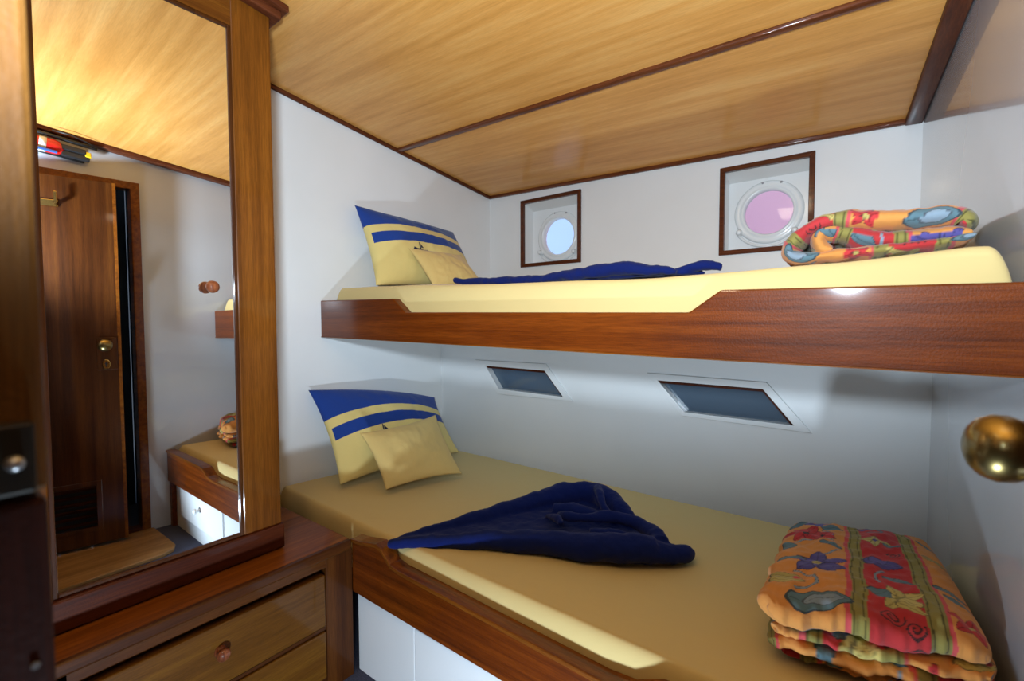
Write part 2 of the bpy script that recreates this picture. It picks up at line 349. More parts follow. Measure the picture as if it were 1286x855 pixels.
kp = MB().lathe([(0, .020), (.003, .020), (.004, .017), (.004, 0)], (0, 0, 0), (0, 0, 1), 32)
for v in kp.bm.verts: x, y, z = v.co; v.co = Vector(DP(ks + x * .8, .006 + z, .918 + y * 1.25))
kpo = kp.build('key_plate', M_BRASS, dr)
kh = MB().lathe([(0, .0055), (.0012, .0055), (.0012, 0)], (0, 0, 0), (0, 0, 1), 16).box(-.0025, .0025, -.015, -.003, 0, .0012)
for v in kh.bm.verts: x, y, z = v.co; v.co = Vector(DP(ks + x, .0102 + z, .922 + y))
kh.build('keyhole', M_BLACK, kpo)
hk = bpy_empty('coat_hook', (0, 0, 0)); hk.parent = dr; hk.matrix_parent_inverse = Matrix.Translation(dr.location).inverted()
hs = DW - .235
dbox(hs - .075, hs + .03, .0, .008, 1.66, 1.692).build('hook_plate', M_BRASS, hk, .002)
dbox(hs + .018, hs + .03, .0, .045, 1.668, 1.682).build('hook_arm', M_BRASS, hk, .002)
dbox(hs + .018, hs + .03, .035, .047, 1.68, 1.725).build('hook_tip', M_BRASS, hk, .002)
# ---------------------------------------------------------------- hull lining with ports
WIN = [(.245, .645, 1.436, 1.820, .018), (1.338, 1.688, 1.409, 1.785, .018)]
def port_wall():
    out = [(-.02, 1.02), (2.12, 1.02), (2.12, 2.02), (-.02, 2.02)]
    hl = [[(x0 + .016, z0 + .016), (x1 - .016, z0 + .016), (x1 - .016, z1 - .016), (x0 + .016, z1 - .016)] for x0, x1, z0, z1, f in WIN]
    o = plate(out, hl, lambda a, b: (a, BKY(a), b), (0, .105, 0)).build('wall_back_upper', WHITE)
    struct(o, 'white hull lining above the top bunk, with two portholes', 'wall')
port_wall()
GR = [.108, .100]
for i, (x0, x1, z0, z1, f) in enumerate(WIN):
    xc = (x0 + x1) / 2; zc = [1.609, 1.592][i]; yb = BKY(xc) + .1; r = GR[i]
    wn = sempty('window_%d' % (i + 1), ['left porthole in a square wooden frame, pale blue light behind the glass', 'right porthole in a square wooden frame, pink behind the glass'][i], 'porthole', (xc, BKY(xc), z0))
    fm = bpy_empty('window_frame', (0, 0, 0)); fm.parent = wn; fm.matrix_parent_inverse = Matrix.Translation(wn.location).inverted()
    fo, fi = [(x0, z0), (x1, z0), (x1, z1), (x0, z1)], [(x0 + .02, z0 + .02), (x1 - .02, z0 + .02), (x1 - .02, z1 - .02), (x0 + .02, z1 - .02)]
    for k in range(4):
        k2 = (k + 1) % 4; pl = [fo[k], fo[k2], fi[k2], fi[k]]
        MB().prism([(a, BKY(a) - .012, b) for a, b in pl], (0, .022, 0)).build('frame_strip', M_FRAME, fm, .002)
    circ = [(xc + math.cos(t) * r, zc + math.sin(t) * r) for t in [2 * math.pi * k / 48 for k in range(48)]]
    plate([(x0 + .01, z0 + .01), (x1 - .01, z0 + .01), (x1 - .01, z1 - .01), (x0 + .01, z1 - .01)], [circ], lambda a, b: (a, BKY(a) + .1, b), (0, .02, 0)).build('recess_back', WHITE, wn)
    # sloped upper lining of the recess
    MB().prism([(x0 + .016, BKY(x0) + .02, z1 - .016), (x0 + .016, BKY(x0) + .1, z1 - .016), (x0 + .016, BKY(x0) + .1, z1 - .045)], (x1 - x0 - .032, -.01, 0)).build('recess_soffit', WHITE, wn)
    o = (xc, yb + .02, zc); ax = (0, -1, 0)
    MB().lathe([(0, r), (0, r + .032), (.024, r + .034), (.031, r + .028), (.033, r + .018), (.030, r + .012), (.036, r + .006), (.038, r - .002), (.030, r - .006), (.0, r - .006)], o, ax, 64).build('port_ring', M_PORC, wn, 0, True)
    MB().lathe([(-.012, 0), (-.012, r - .002), (.0, r - .002), (.0, 0)], o, ax, 64).build('glass', M_GLASS, wn)
    for a in (68, 100):
        t = math.radians(a); MB().lathe([(0, .005), (.005, .005), (.007, .003), (.007, 0)], (xc + math.cos(t) * (r + .028), yb - .008, zc + math.sin(t) * (r + .028)), ax, 14).build('bolt', M_SCREW, wn, 0, True)
    for a in (215, 318):
        t = math.radians(a); cx, cz = xc + math.cos(t) * (r + .036), zc + math.sin(t) * (r + .036)
        lg = MB().lathe([(0, .014), (.02, .014), (.026, .010), (.034, .010), (.036, .006), (.036, 0)], (cx, yb, cz), ax, 20)
        lg.build('clamp_lug', M_PORC, wn, 0, True)
    arc = [(xc + math.cos(math.radians(a)) * (r + .046), yb - .012, zc + math.sin(math.radians(a)) * (r + .046)) for a in range(218, 324, 8)]
    MB().tube(arc, .0055, 8).build('hinge_arc', M_PORC, wn, 0, True)
# outside: hull sides of the boats alongside
tag(MB().box(.55, 2.6, 3.3, 3.36, .6, 2.9).build('moored_boat_hull', M_PINK), 'soft pink boat side seen through the right porthole', 'boat')
tag(MB().box(-3.2, .50, 3.9, 3.96, .6, 3.2).build('moored_boat_hull', M_PALE), 'pale blue boat side seen through the left porthole', 'boat')
# lower hull lining with two slanted windows
LW = [dict(o=[(.245, .924), (.672, .924), (.812, .762), (.388, .758)], i=[(.312, .897), (.664, .893), (.762, .778), (.396, .785)]),
      dict(o=[(1.150, .912), (1.582, .905), (1.722, .742), (1.290, .752)], i=[(1.194, .885), (1.570, .881), (1.668, .762), (1.300, .768)])]
LMP = lambda a, b: (a, LWY(a), b)
out = [(-.02, 0), (2.08, 0), (2.08, 1.06), (-.02, 1.06)]
struct(plate(out, [l['i'] for l in LW], LMP, (0, .05, 0)).build('wall_back_lower', WHITE), 'white hull lining above the lower bunk, with two slanted windows', 'wall')
struct(MB().hexa([(0, LWY(0) + .01), (2.06, LWY(2.06) + .01), (2.04, 2.3), (0, 2.3)], .99, 1.035).build('trim_8', WHITE), 'ledge behind the lower hull lining', 'trim')
for i, l in enumerate(LW):
    ip = l['i']; cxm = sum(a for a, b in ip) / 4
    wn = sempty('window_%d' % (i + 3), ['left slanted window with dark glass over the lower bunk', 'right slanted window with dark glass over the lower bunk'][i], 'window', (cxm, LWY(cxm), .76))
    plate(l['o'], [ip], lambda a, b: (a, LWY(a) - .007, b), (0, .012, 0)).build('window_frame', WHITE, wn, .0015)
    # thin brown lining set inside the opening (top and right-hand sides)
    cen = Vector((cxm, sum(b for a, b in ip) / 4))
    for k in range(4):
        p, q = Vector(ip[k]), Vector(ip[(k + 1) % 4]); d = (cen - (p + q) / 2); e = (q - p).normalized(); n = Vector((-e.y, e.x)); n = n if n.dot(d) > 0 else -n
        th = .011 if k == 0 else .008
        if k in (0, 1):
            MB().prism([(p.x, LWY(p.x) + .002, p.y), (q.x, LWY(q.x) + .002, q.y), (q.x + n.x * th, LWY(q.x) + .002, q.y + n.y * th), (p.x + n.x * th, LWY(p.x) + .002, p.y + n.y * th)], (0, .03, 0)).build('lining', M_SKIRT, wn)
    MB().prism([(a, LWY(a) + .03, b) for a, b in [(v[0], v[1]) for v in ip]], (0, .006, 0)).build('glass', M_DGLASS, wn)

# ---------------------------------------------------------------- upper bunk
tilt = lambda x: -.0131 * (x - 1)
YU = 1.0994; XR = RWX(YU + .036) - .001
ub = thing('upper_bunk', 'upper bunk shelf with long varnished mahogany front board cut low in the middle', 'bunk', (1, YU, 1.0459))
def smoothpoly(pts, r=.012):
    return pts
prof = [(0, 1.0459), (XR, 1.0459), (XR, 1.2016), (1.599, 1.2016), (1.531, 1.152), (.543, 1.152), (.477, 1.2016), (0, 1.2016)]
MB().prism([(x, YU, z + tilt(x)) for x, z in prof], (0, .036, 0)).build('front_board', M_BOARD, ub, .004, False, 3)
MB().prism([(x, YU - .0012, z + tilt(x)) for x, z in [(0, 1.0455), (XR, 1.0455), (XR, 1.0485), (0, 1.0485)]], (0, .01, 0)).build('bottom_bead', M_CAP, ub)
MB().hexa([(0, YU + .034), (RWX(YU + .034), YU + .034), (1.998, 2.2), (0, 2.2)], lambda x, y: 1.052 + tilt(x), lambda x, y: 1.075 + tilt(x)).build('bunk_base', WHITE, ub)
# ---------------------------------------------------------------- lower bunk
YL = .8496; XL = RWX(YL + .04) - .001; tl = lambda x: -.0121 * (x - 1)
XC = .5758
lb = thing('lower_bunk', 'lower bunk with curved mahogany front board above white drawers', 'bunk', (1.3, YL, 0))
pl = [(XC - .004, .262), (XL, .262), (XL, .4310), (1.600, .4310), (1.555, .426), (1.500, .398), (1.44, .392), (.80, .405), (.765, .411), (.725, .445), (.700, .4515), (.62, .436), (XC - .004, .4306)]
fb = MB().prism([(x, YL, z + tl(x)) for x, z in pl], (0, .036, 0)).build('front_board', M_BOARD, lb, .004, False, 3)
cp = MB()
top = pl[2:]
for (xa, za), (xb, zb) in zip(top, top[1:]):
    cp.prism([(xa, YL - .006, za + tl(xa) - .008), (xb, YL - .006, zb + tl(xb) - .008), (xb, YL - .006, zb + tl(xb) + .004), (xa, YL - .006, za + tl(xa) + .004)], (0, .045, 0))
bmesh.ops.remove_doubles(cp.bm, verts=cp.bm.verts, dist=1e-5)
dup = {}
for f in list(cp.bm.faces):
    k = tuple(sorted(v.index for v in f.verts))
inner = [f for f in cp.bm.faces if all(len(e.link_faces) > 2 for e in f.edges)]
cp.build('cap_moulding', M_CAP, lb, .003, False, 3)
MB().box(XC + .001, XL, YL + .03, YL + .05, .0, .30).build('drawer_carcass', WHITE_D, lb)
DR = [(.846, 1.372), (1.392, 1.950)]
for j, (a, b) in enumerate(DR):
    d = MB().box(a, b, YL + .016, YL + .030, .085, .248).build('drawer', WHITE_D, lb, .003)
    MB().lathe([(0, .009), (.006, .007), (.012, .0075), (.018, .013), (.024, .0145), (.029, .012), (.032, .005), (.0325, 0)], ((a + b) / 2, YL + .016, .185), (0, -1, 0), 24).build('drawer_knob', M_PORC, d, 0, True)
MB().box(XC - .004, .840, YL + .020, YL + .030, .0, .262).build('end_panel', WHITE_D, lb, .002)
MB().box(XL - .035, XL, YL + .008, YL + .03, .0, .262).build('end_stile', M_BOARD, lb, .002)
MB().hexa([(.0, YL + .05), (XL - .005, YL + .05), (2.02, 1.80), (0, 1.78)], .30, .335).build('bunk_base', WHITE, lb)

# ---------------------------------------------------------------- mattresses
def mattress(name, label, xa, xb, ya, yb, zt, zbot, parent=None):
    """rounded slab in a fitted sheet; ya,yb(x) edges, zt(x,y) crown"""
    n, m = 150, 90
    F = np.zeros((n, m, 3)); B = np.zeros((n, m, 3))
    for i in range(n):
        a = (1 - math.cos(math.pi * i / (n - 1))) / 2 if False else i / (n - 1)
        ur = i / (n - 1); ur = ur - .13 * math.sin(2 * math.pi * ur); x0_ = ur
        for j in range(m):
            v = (1 - math.cos(math.pi * j / (m - 1))) / 2
            x = xa + (xb - xa) * ur; y = ya(x) + (yb(x) - ya(x)) * v; xe = RWX(y) - .012; x = xa + (xe - xa) * ur
            ex = min(x - xa, xe - x); ey = min(y - ya(x), yb(x) - y)
            rx, ry = .038, .028
            hx = 1 if ex > rx else math.sqrt(max(0, 1 - (1 - ex / rx) ** 2)); hy = 1 if ey > ry else math.sqrt(max(0, 1 - (1 - ey / ry) ** 2))
            h = hx * hy
            zz = zt(x, y) + nz((x, y, 0), 5, 2) * .002
            mid = zbot + .035
            F[i, j] = (x, y, mid + (zz - mid) * h); B[i, j] = (x, y, mid - (mid - zbot) * h)
    o = sheet_mesh((F, B), name, M_SHEET); tag(o, label, 'mattress'); return o
def ztl(x, y):
    v = (y - .88) / .92; f = .478 - .02 * min(1, x / .55) if x < .55 else .458 - .010 * (x - .55)
    return f + (.440 - f) * min(1, max(0, v)) ** .8
mattress('mattress', 'lower bunk mattress in a pale yellow fitted sheet', .004, 2.055, lambda x: YL + .040, lambda x: 1.800 - .02 * min(1, max(0, x - .3)) + .01 * x, ztl, .336)
def ztu(x, y):
    pts = [(0, 1.272), (.25, 1.268), (.5, 1.262), (.91, 1.246), (1.44, 1.236), (1.58, 1.239), (1.82, 1.246), (2.0, 1.259), (2.08, 1.256)]
    z = np.interp(x, [p[0] for p in pts], [p[1] for p in pts]); return float(z) + .012 * min(1, max(0, (y - 1.14) / .15)) - .004
mattress('mattress', 'upper bunk mattress in a pale yellow fitted sheet', .03, 2.062, lambda x: YU + .037, lambda x: 2.185, ztu, 1.082)

# ---------------------------------------------------------------- pillows
def pillow(corners, T, arch=0, n=56, seed=0, wr=.006):
    """corners BL, BR, TR, TL; returns (front, back) sheets and a surface function"""
    BL, BR, TR, TL = [np.array(c, float) for c in corners]
    nrm = np.cross(BR - BL, TL - BL); nrm /= np.linalg.norm(nrm)
    if nrm[0] < 0: nrm = -nrm
    up = ((TL + TR) / 2 - (BL + BR) / 2); up /= np.linalg.norm(up)
    def S(u, v, side=1):
        pu = 4 * u * (1 - u); pv = 4 * v * (1 - v)
        du = .035 * pv * (1 if u < .5 else -1) * (1 - pu) ; dv = .045 * pu * (1 if v < .5 else -1) * (1 - pv)
        uu, vv = u + du, v + dv
        p = (BL * (1 - uu) + BR * uu) * (1 - vv) + (TL * (1 - uu) + TR * uu) * vv
        h = T / 2 * (max(pu, 0) ** .5) * (max(pv, 0) ** .5)
        h = h * .8 + T / 2 * .2 * pu * pv
        k = min(1, 6 * min(u, 1 - u, v, 1 - v) + .15)
        q = (p[0] * 3, p[1] * 3, p[2] * 3)
        wv = nz((u * 5, v * 5, side), 1, seed) * wr * 1.4 + nz((u * 14, v * 9, side), 1, seed + 3) * wr * .6
        cr = nz((u * 26, v * 3 + u * 5, side), 1, seed + 5) * wr * .8 * (1 - min(1, 5 * min(v, 1 - v)) * .6)
        return p + nrm * side * (h + (wv + cr) * k * pu * pv ** .3) + up * arch * pu * vv
    F = np.zeros((n, n, 3)); B = np.zeros((n, n, 3)); UV = np.zeros((n, n, 2))
    for i in range(n):
        for j in range(n):
            u = (i / (n - 1)); v = (j / (n - 1)); u = u + .05 * math.sin(2 * math.pi * u) * -1; v = v - .05 * math.sin(2 * math.pi * v)
            F[i, j] = S(u, v, 1); B[i, j] = S(u, v, -1); UV[i, j] = (u, v)
    return F, B, UV, S
def big_pillow(corners, T, arch, seed, label, slump=0):
    F, B, UV, S = pillow(corners, T, arch, 64, seed, .008)
    UV[..., 1] += slump * np.clip(1 - UV[..., 0] / .6, 0, 1) ** 1.5
    o = sheet_mesh((F, B), 'pillow', M_PILLOW, uv=UV); tag(o, label, 'pillow', 'striped pillows')
    # embroidered sailing boat
    def patch(poly):
        m = MB(); m.add([S(u, v, 1) + np.array((.0035, -.002, .001)) for u, v in poly], [tuple(range(len(poly)))]); return m
    m = MB()
    for poly in ([(.30, .385), (.33, .355), (.40, .355), (.44, .385), (.39, .378), (.35, .385)], [(.355, .375), (.368, .375), (.364, .47), (.357, .47)], [(.368, .40), (.395, .402), (.368, .455)], [(.29, .36), (.31, .35), (.33, .385), (.30, .40)]):
        m.add([S(u, v, 1) + np.array((.004, -.002, .001)) for u, v in poly], [tuple(range(len(poly)))])
    m.build('boat_embroidery', plain('navy_thread', srgb(18, 20, 58), .8), o)
    return o
def small_pillow(corners, T, arch, seed, label):
    F, B, UV, S = pillow(corners, T, arch, 56, seed, .006)
    o = sheet_mesh((F, B), 'cushion', M_SMALLP, uv=UV); return tag(o, label, 'cushion', 'small plain yellow cushions')
big_pillow([(.200, 1.235, 1.278), (.24, 1.86, 1.29), (.045, 1.862, 1.612), (.035, 1.25, 1.642)], .20, .0, 1, 'blue and yellow striped pillow leaning on the wall on the upper bunk')
big_pillow([(.245, 1.02, .492), (.30, 1.63, .492), (.105, 1.655, .735), (.03, 1.02, .843)], .15, .035, 2, 'blue and yellow striped pillow leaning on the wall on the lower bunk', .075)
small_pillow([(.375, 1.40, 1.275), (.40, 1.72, 1.285), (.235, 1.72, 1.455), (.245, 1.375, 1.448)], .09, 0, 3, 'small plain yellow cushion in front of the striped pillow on the upper bunk')
small_pillow([(.415, 1.105, .485), (.515, 1.42, .485), (.27, 1.505, .690), (.30, 1.075, .692)], .085, 0, 4, 'small plain yellow cushion in front of the striped pillow on the lower bunk')

# ---------------------------------------------------------------- navy towels
def towel(rolls, sheets, label, zoff=0, vox=.0045):
    m = MB()
    for pts, rad, flat in rolls:
        n = 8 * (len(pts) - 1); P = []; Rr = []
        for k in range(n + 1):
            t = k / n * (len(pts) - 1); i = min(int(t), len(pts) - 2); f = t - i
            p = [pts[max(i - 1, 0)], pts[i], pts[i + 1], pts[min(i + 2, len(pts) - 1)]]; q = [rad[max(i - 1, 0)], rad[i], rad[i + 1], rad[min(i + 2, len(pts) - 1)]]
            cr = lambda a, b, c, d: .5 * (2 * b + (c - a) * f + (2 * a - 5 * b + 4 * c - d) * f * f + (3 * b - a - 3 * c + d) * f ** 3)
            c = Vector([cr(*[w[k2] for w in p]) for k2 in range(3)]); rr = max(.004, cr(*q))
            c += Vector((nz(c, 9, 1), nz(c, 9, 2), nz(c, 9, 3))) * .006
            P.append(c); Rr.append(rr * (1 + .12 * nz(c, 18, 5)))
        m.tube(P, Rr, 18, flat)
    for poly, z0, z1 in sheets: m.hexa(poly, z0, z1)
    o = m.build('towel', M_NAVY, None, 0, True)
    r = o.modifiers.new('remesh', 'REMESH'); r.mode = 'VOXEL'; r.voxel_size = vox; r.use_smooth_shade = True
    s = o.modifiers.new('smooth', 'SMOOTH'); s.iterations = 5; s.factor = .6
    tx = bpy.data.textures.new('crumple', 'CLOUDS'); tx.noise_scale = .055; tx.noise_depth = 3
    d = o.modifiers.new('crumple', 'DISPLACE'); d.texture = tx; d.strength = .014; d.mid_level = .5; d.texture_coords = 'GLOBAL'
    return tag(o, label, 'towel')
ZL = .452
towel([
    ([(.735, .862, ZL + .010), (.80, .925, ZL + .013), (.92, 1.005, ZL + .020), (1.06, 1.085, ZL + .028), (1.20, 1.145, ZL + .034), (1.32, 1.195, ZL + .040), (1.405, 1.25, ZL + .042)], [.010, .018, .026, .034, .040, .044, .036], .9),
    ([(.735, .862, ZL + .012), (.775, .975, ZL + .018), (.850, 1.13, ZL + .026), (.925, 1.30, ZL + .036), (.985, 1.42, ZL + .046), (1.07, 1.49, ZL + .052), (1.17, 1.475, ZL + .050), (1.245, 1.42, ZL + .036), (1.285, 1.385, ZL + .022)], [.009, .016, .023, .031, .037, .040, .038, .030, .016], 1.0),
    ([(1.10, 1.50, ZL + .080), (1.15, 1.43, ZL + .088), (1.19, 1.38, ZL + .066), (1.24, 1.37, ZL + .034)], [.008, .014, .014, .010], 1),
    ([(1.06, 1.30, ZL + .040), (1.11, 1.26, ZL + .052), (1.17, 1.275, ZL + .060), (1.23, 1.325, ZL + .062), (1.30, 1.345, ZL + .058), (1.37, 1.325, ZL + .050), (1.41, 1.28, ZL + .046)], [.007, .012, .015, .018, .021, .024, .026], 1),
    ([(1.03, 1.27, ZL + .036), (1.09, 1.235, ZL + .050), (1.13, 1.20, ZL + .054)], [.006, .010, .008], 1),
    ([(1.02, 1.34, ZL + .03), (1.10, 1.36, ZL + .038), (1.18, 1.37, ZL + .04)], [.02, .026, .02], .8),
    ([(1.39, 1.235, ZL + .036), (1.435, 1.27, ZL + .030), (1.468, 1.32, ZL + .022), (1.45, 1.36, ZL + .012)], [.036, .032, .024, .010], .9),
    ([(1.22, 1.22, ZL + .045), (1.28, 1.25, ZL + .040), (1.33, 1.28, ZL + .034)], [.018, .02, .016], 1)],
    [([(.745, .87), (.92, 1.00), (1.2, 1.14), (1.40, 1.23), (1.45, 1.33), (1.36, 1.37), (1.26, 1.40), (1.16, 1.46), (1.06, 1.49), (.97, 1.41), (.85, 1.13)], ZL - .002, ZL + .022)],
    'crumpled navy blue towel spread across the lower bunk', 0)
ZU = 1.256
towel([
    ([(.585, 1.31, ZU + .028), (.66, 1.32, ZU + .020), (.85, 1.32, ZU + .012), (1.02, 1.31, ZU + .015), (1.15, 1.30, ZU + .018), (1.26, 1.30, ZU + .022), (1.36, 1.30, ZU + .014), (1.44, 1.30, ZU + .002)], [.010, .014, .015, .017, .019, .022, .018, .008], .9),
    ([(1.42, 1.32, ZU + .006), (1.50, 1.33, ZU + .020), (1.545, 1.35, ZU + .014)], [.008, .016, .012], .9),
    ([(.62, 1.42, ZU + .012), (.9, 1.50, ZU + .014), (1.2, 1.5, ZU + .014), (1.4, 1.42, ZU + .010)], [.010, .015, .016, .012], .9)],
    [([(.62, 1.32), (1.45, 1.31), (1.50, 1.36), (1.36, 1.46), (1.1, 1.52), (.8, 1.48)], ZU - .004, ZU + .008)],
    'flattened navy blue towel lying along the upper bunk', 0)

# ---------------------------------------------------------------- floral duvets
def lin(r, g, b): return np.array(srgb(r, g, b)[:3])
C_OR, C_RED, C_OLV, C_TEAL, C_VIO, C_YEL, C_DK, C_PK, C_LB = lin(204, 138, 70), lin(176, 50, 52), lin(136, 128, 68), lin(88, 116, 126), lin(82, 76, 138), lin(180, 166, 96), lin(38, 36, 40), lin(196, 78, 80), lin(126, 144, 158)
BANDS = [(0, .40, 'o'), (.40, .425, 'p'), (.425, .50, 'l'), (.50, .745, 'r'), (.745, .825, 'l'), (.825, .845, 'p'), (.845, 1.0, 'o')]
def paint(u, v, per=1.0):
    """u across the bands (period 1 = 0.33 m), v along (period 1 = 0.5 m)"""
    sh = u.shape; c = np.zeros(sh + (3,)); uu = np.mod(u + .006 * np.sin(v * 22), 1.0); vv = np.mod(v, 1.0)
    for a, b, k in BANDS:
        mk = (uu >= a) & (uu < b); c[mk] = {'o': C_OR, 'p': C_PK, 'l': C_OLV, 'r': C_RED}[k]
        if k == 'l':
            e = (np.abs(uu - (a + .012)) < .0035) | (np.abs(uu - (b - .018)) < .003); c[e] = C_OLV * .35
    W_, H_ = .33, .5
    def ell(cx, cy, rx, ry, ang, col, outline=True):
        for oy in (-1, 0, 1):
            dx = (uu - cx) * W_ / 1.22; dy = (vv - cy + oy) * H_ / 1.22; t = math.radians(ang)
            a = dx * math.cos(t) + dy * math.sin(t); b = -dx * math.sin(t) + dy * math.cos(t)
            d = np.sqrt((a / rx) ** 2 + (b / (ry * np.clip(1 - .35 * a / rx, .3, 1.4))) ** 2)
            if outline: c[(d < 1.0)] = C_DK * .8 + col * .25
            c[d < (.90 if outline else 1)] = col
            c[(d < .85) & (np.abs(b) < .0008)] = col * .55
    def flower(cx, cy, r, col, n=5, rot=0, cen=C_YEL):
        for k in range(n):
            t = rot + 360 / n * k; tr = math.radians(t)
            ell(cx + math.cos(tr) * r * .66 / W_, cy + math.sin(tr) * r * .66 / H_, r * .55, r * .30, t, col if k % 2 else col * 1.18)
        ell(cx, cy, r * .16, r * .16, 0, cen, False)
    def stem(pts, w_, col):
        for (x0, y0), (x1, y1) in zip(pts, pts[1:]):
            ax, ay, bx, by = x0 * W_, y0 * H_, x1 * W_, y1 * H_; px, py = uu * W_, vv * H_
            L = max(1e-9, (bx - ax) ** 2 + (by - ay) ** 2); t = np.clip(((px - ax) * (bx - ax) + (py - ay) * (by - ay)) / L, 0, 1)
            d = np.hypot(px - ax - t * (bx - ax), py - ay - t * (by - ay)); c[d < w_ + .0008] = C_DK * .7 + col * .2; c[d < w_] = col
    def spiral(cx, cy, r, col):
        stem([(cx + math.cos(a * .5) * r * a / 26 / W_, cy + math.sin(a * .5) * r * a / 26 / H_) for a in range(4, 27)], .0007, col)
    # left orange band
    stem([(.17, .14), (.26, .20), (.24, .27), (.14, .30)], .0022, C_LB); stem([(.20, .44), (.30, .50), (.36, .56)], .0022, C_LB); stem([(.10, .62), (.22, .68), (.33, .66)], .0022, C_LB)
    stem([(.25, .80), (.32, .74), (.33, .68)], .0022, C_LB)
    ell(.29, .075, .042, .021, 8, C_TEAL); ell(.31, .08, .026, .012, 8, C_LB)
    ell(.11, .20, .026, .011, 10, C_YEL); ell(.10, .245, .024, .010, -14, C_YEL * .85); ell(.155, .225, .006, .006, 0, C_PK, False)
    flower(.25, .40, .042, C_VIO, 5, 20); ell(.34, .36, .022, .015, -20, C_VIO)
    ell(.10, .42, .024, .009, 12, C_TEAL); ell(.06, .58, .013, .018, 0, C_TEAL); ell(.32, .60, .020, .010, -25, C_TEAL)
    flower(.15, .74, .038, C_RED, 6, 10, C_DK); flower(.26, .72, .026, C_RED, 5, 40, C_DK); ell(.31, .84, .022, .012, 5, C_TEAL); ell(.09, .88, .022, .010, 30, C_TEAL)
    flower(.21, .90, .026, C_VIO, 5, 0)
    # red band
    spiral(.60, .07, .020, C_DK * .8 + C_RED * .2); spiral(.69, .03, .015, C_DK * .8 + C_RED * .2); spiral(.68, .60, .014, C_DK * .8 + C_RED * .2)
    flower(.64, .20, .034, C_YEL, 5, 30, C_OLV); ell(.56, .22, .014, .018, 40, C_TEAL); ell(.69, .13, .024, .007, -40, C_YEL)
    stem([(.57, .30), (.56, .38), (.60, .42)], .0020, C_LB); ell(.67, .36, .022, .009, -15, C_TEAL); ell(.60, .49, .030, .020, -10, C_VIO); ell(.58, .51, .016, .014, 30, C_VIO * 1.2)
    flower(.59, .72, .026, C_YEL, 4, 0, C_VIO); ell(.69, .69, .016, .008, -20, C_TEAL); stem([(.56, .86), (.62, .84), (.66, .88), (.64, .93)], .0026, C_TEAL); ell(.55, .92, .016, .010, 20, C_VIO); ell(.68, .95, .018, .009, -10, C_TEAL)
    # right orange band
    ell(.91, .34, .022, .009, -30, C_TEAL); ell(.93, .28, .020, .008, -20, C_TEAL); flower(.93, .10, .026, C_RED, 5, 10); ell(.92, .62, .020, .009, -30, C_YEL * .8); ell(.92, .82, .018, .009, -30, C_TEAL)
    return c
def pad(name, quad, z0, T, parent, uvf, seed, n=150, m=190, taper=0, sag=None):
    """puffy folded layer over plan quad (FL, FR, BR, BL)"""
    q = [np.array(p, float) for p in quad]
    i = np.linspace(0, 1, n); j = np.linspace(0, 1, m)
    i = i - .10 * np.sin(2 * np.pi * i); j = j - .10 * np.sin(2 * np.pi * j)
    u, v = np.meshgrid(i, j, indexing='ij')
    wob = .010 * np.sin(v * 9 + seed) * np.sin(u * np.pi) ** .5 + .006 * np.sin(u * 13 + seed * 2)
    X = (q[0][0] * (1 - u) + q[1][0] * u) * (1 - v) + (q[3][0] * (1 - u) + q[2][0] * u) * v
    Y = (q[0][1] * (1 - u) + q[1][1] * u) * (1 - v) + (q[3][1] * (1 - u) + q[2][1] * u) * v + wob * (1 - v) * .6
    cf = 1 - .09 * np.abs(2 * u - 1) ** 7 * np.abs(2 * v - 1) ** 9; mx_, my_ = X.mean(), Y.mean(); X = mx_ + (X - mx_) * cf; Y = my_ + (Y - my_) * cf
    a = np.clip(1 - np.abs(2 * u - 1) ** 7, 0, 1) ** .5; b = np.clip(1 - np.abs(2 * v - 1) ** 9, 0, 1) ** .5
    h = T / 2 * a * b
    cr = np.zeros_like(u)
    for ii in range(n):
        for jj in range(m):
            cr[ii, jj] = nz((u[ii, jj] * 7, v[ii, jj] * 9, seed), 1, seed) * .0075 + nz((u[ii, jj] * 17, v[ii, jj] * 20, seed), 1, seed + 2) * .005
    fr = (1 - v) ** 5; lf = (1 - u) ** 6
    for ii in range(n):
        for jj in range(m):
            k1 = nz((u[ii, jj] * 24, seed, 0), 1, seed) * fr[ii, jj]; k2 = nz((v[ii, jj] * 22, seed, 3), 1, seed) * lf[ii, jj]
            Y[ii, jj] += k1 * .011; X[ii, jj] += k2 * .010; cr[ii, jj] += nz((u[ii, jj] * 30, v[ii, jj] * 6, seed), 1, seed + 4) * .006 * fr[ii, jj] + nz((v[ii, jj] * 26, u[ii, jj] * 6, seed), 1, seed + 6) * .005 * lf[ii, jj]
    base = z0 + T / 2 + (sag(u, v) if sag else 0) + .005 * np.sin(u * 15 + seed) * (1 - v) ** 3
    zF = base + h + cr * a * b + .004 * np.sin(u * 24) * a * b * .3; zB = base - h
    F = np.stack([X, Y, zF], -1); B = np.stack([X, Y, zB], -1)
    ex = T * .5
    # fold the print round the rim
    U, V = uvf(u, v)
    cF = paint(U, V); cB = paint(U + .0, V + .0)
    return sheet_mesh((F, B), name, M_PRINT, parent, col=(cF, cB))
dv = thing('folded_duvet', 'floral orange and red duvet folded square at the foot of the lower bunk', 'duvet', (1.86, 1.1, .455), 'folded floral duvets')
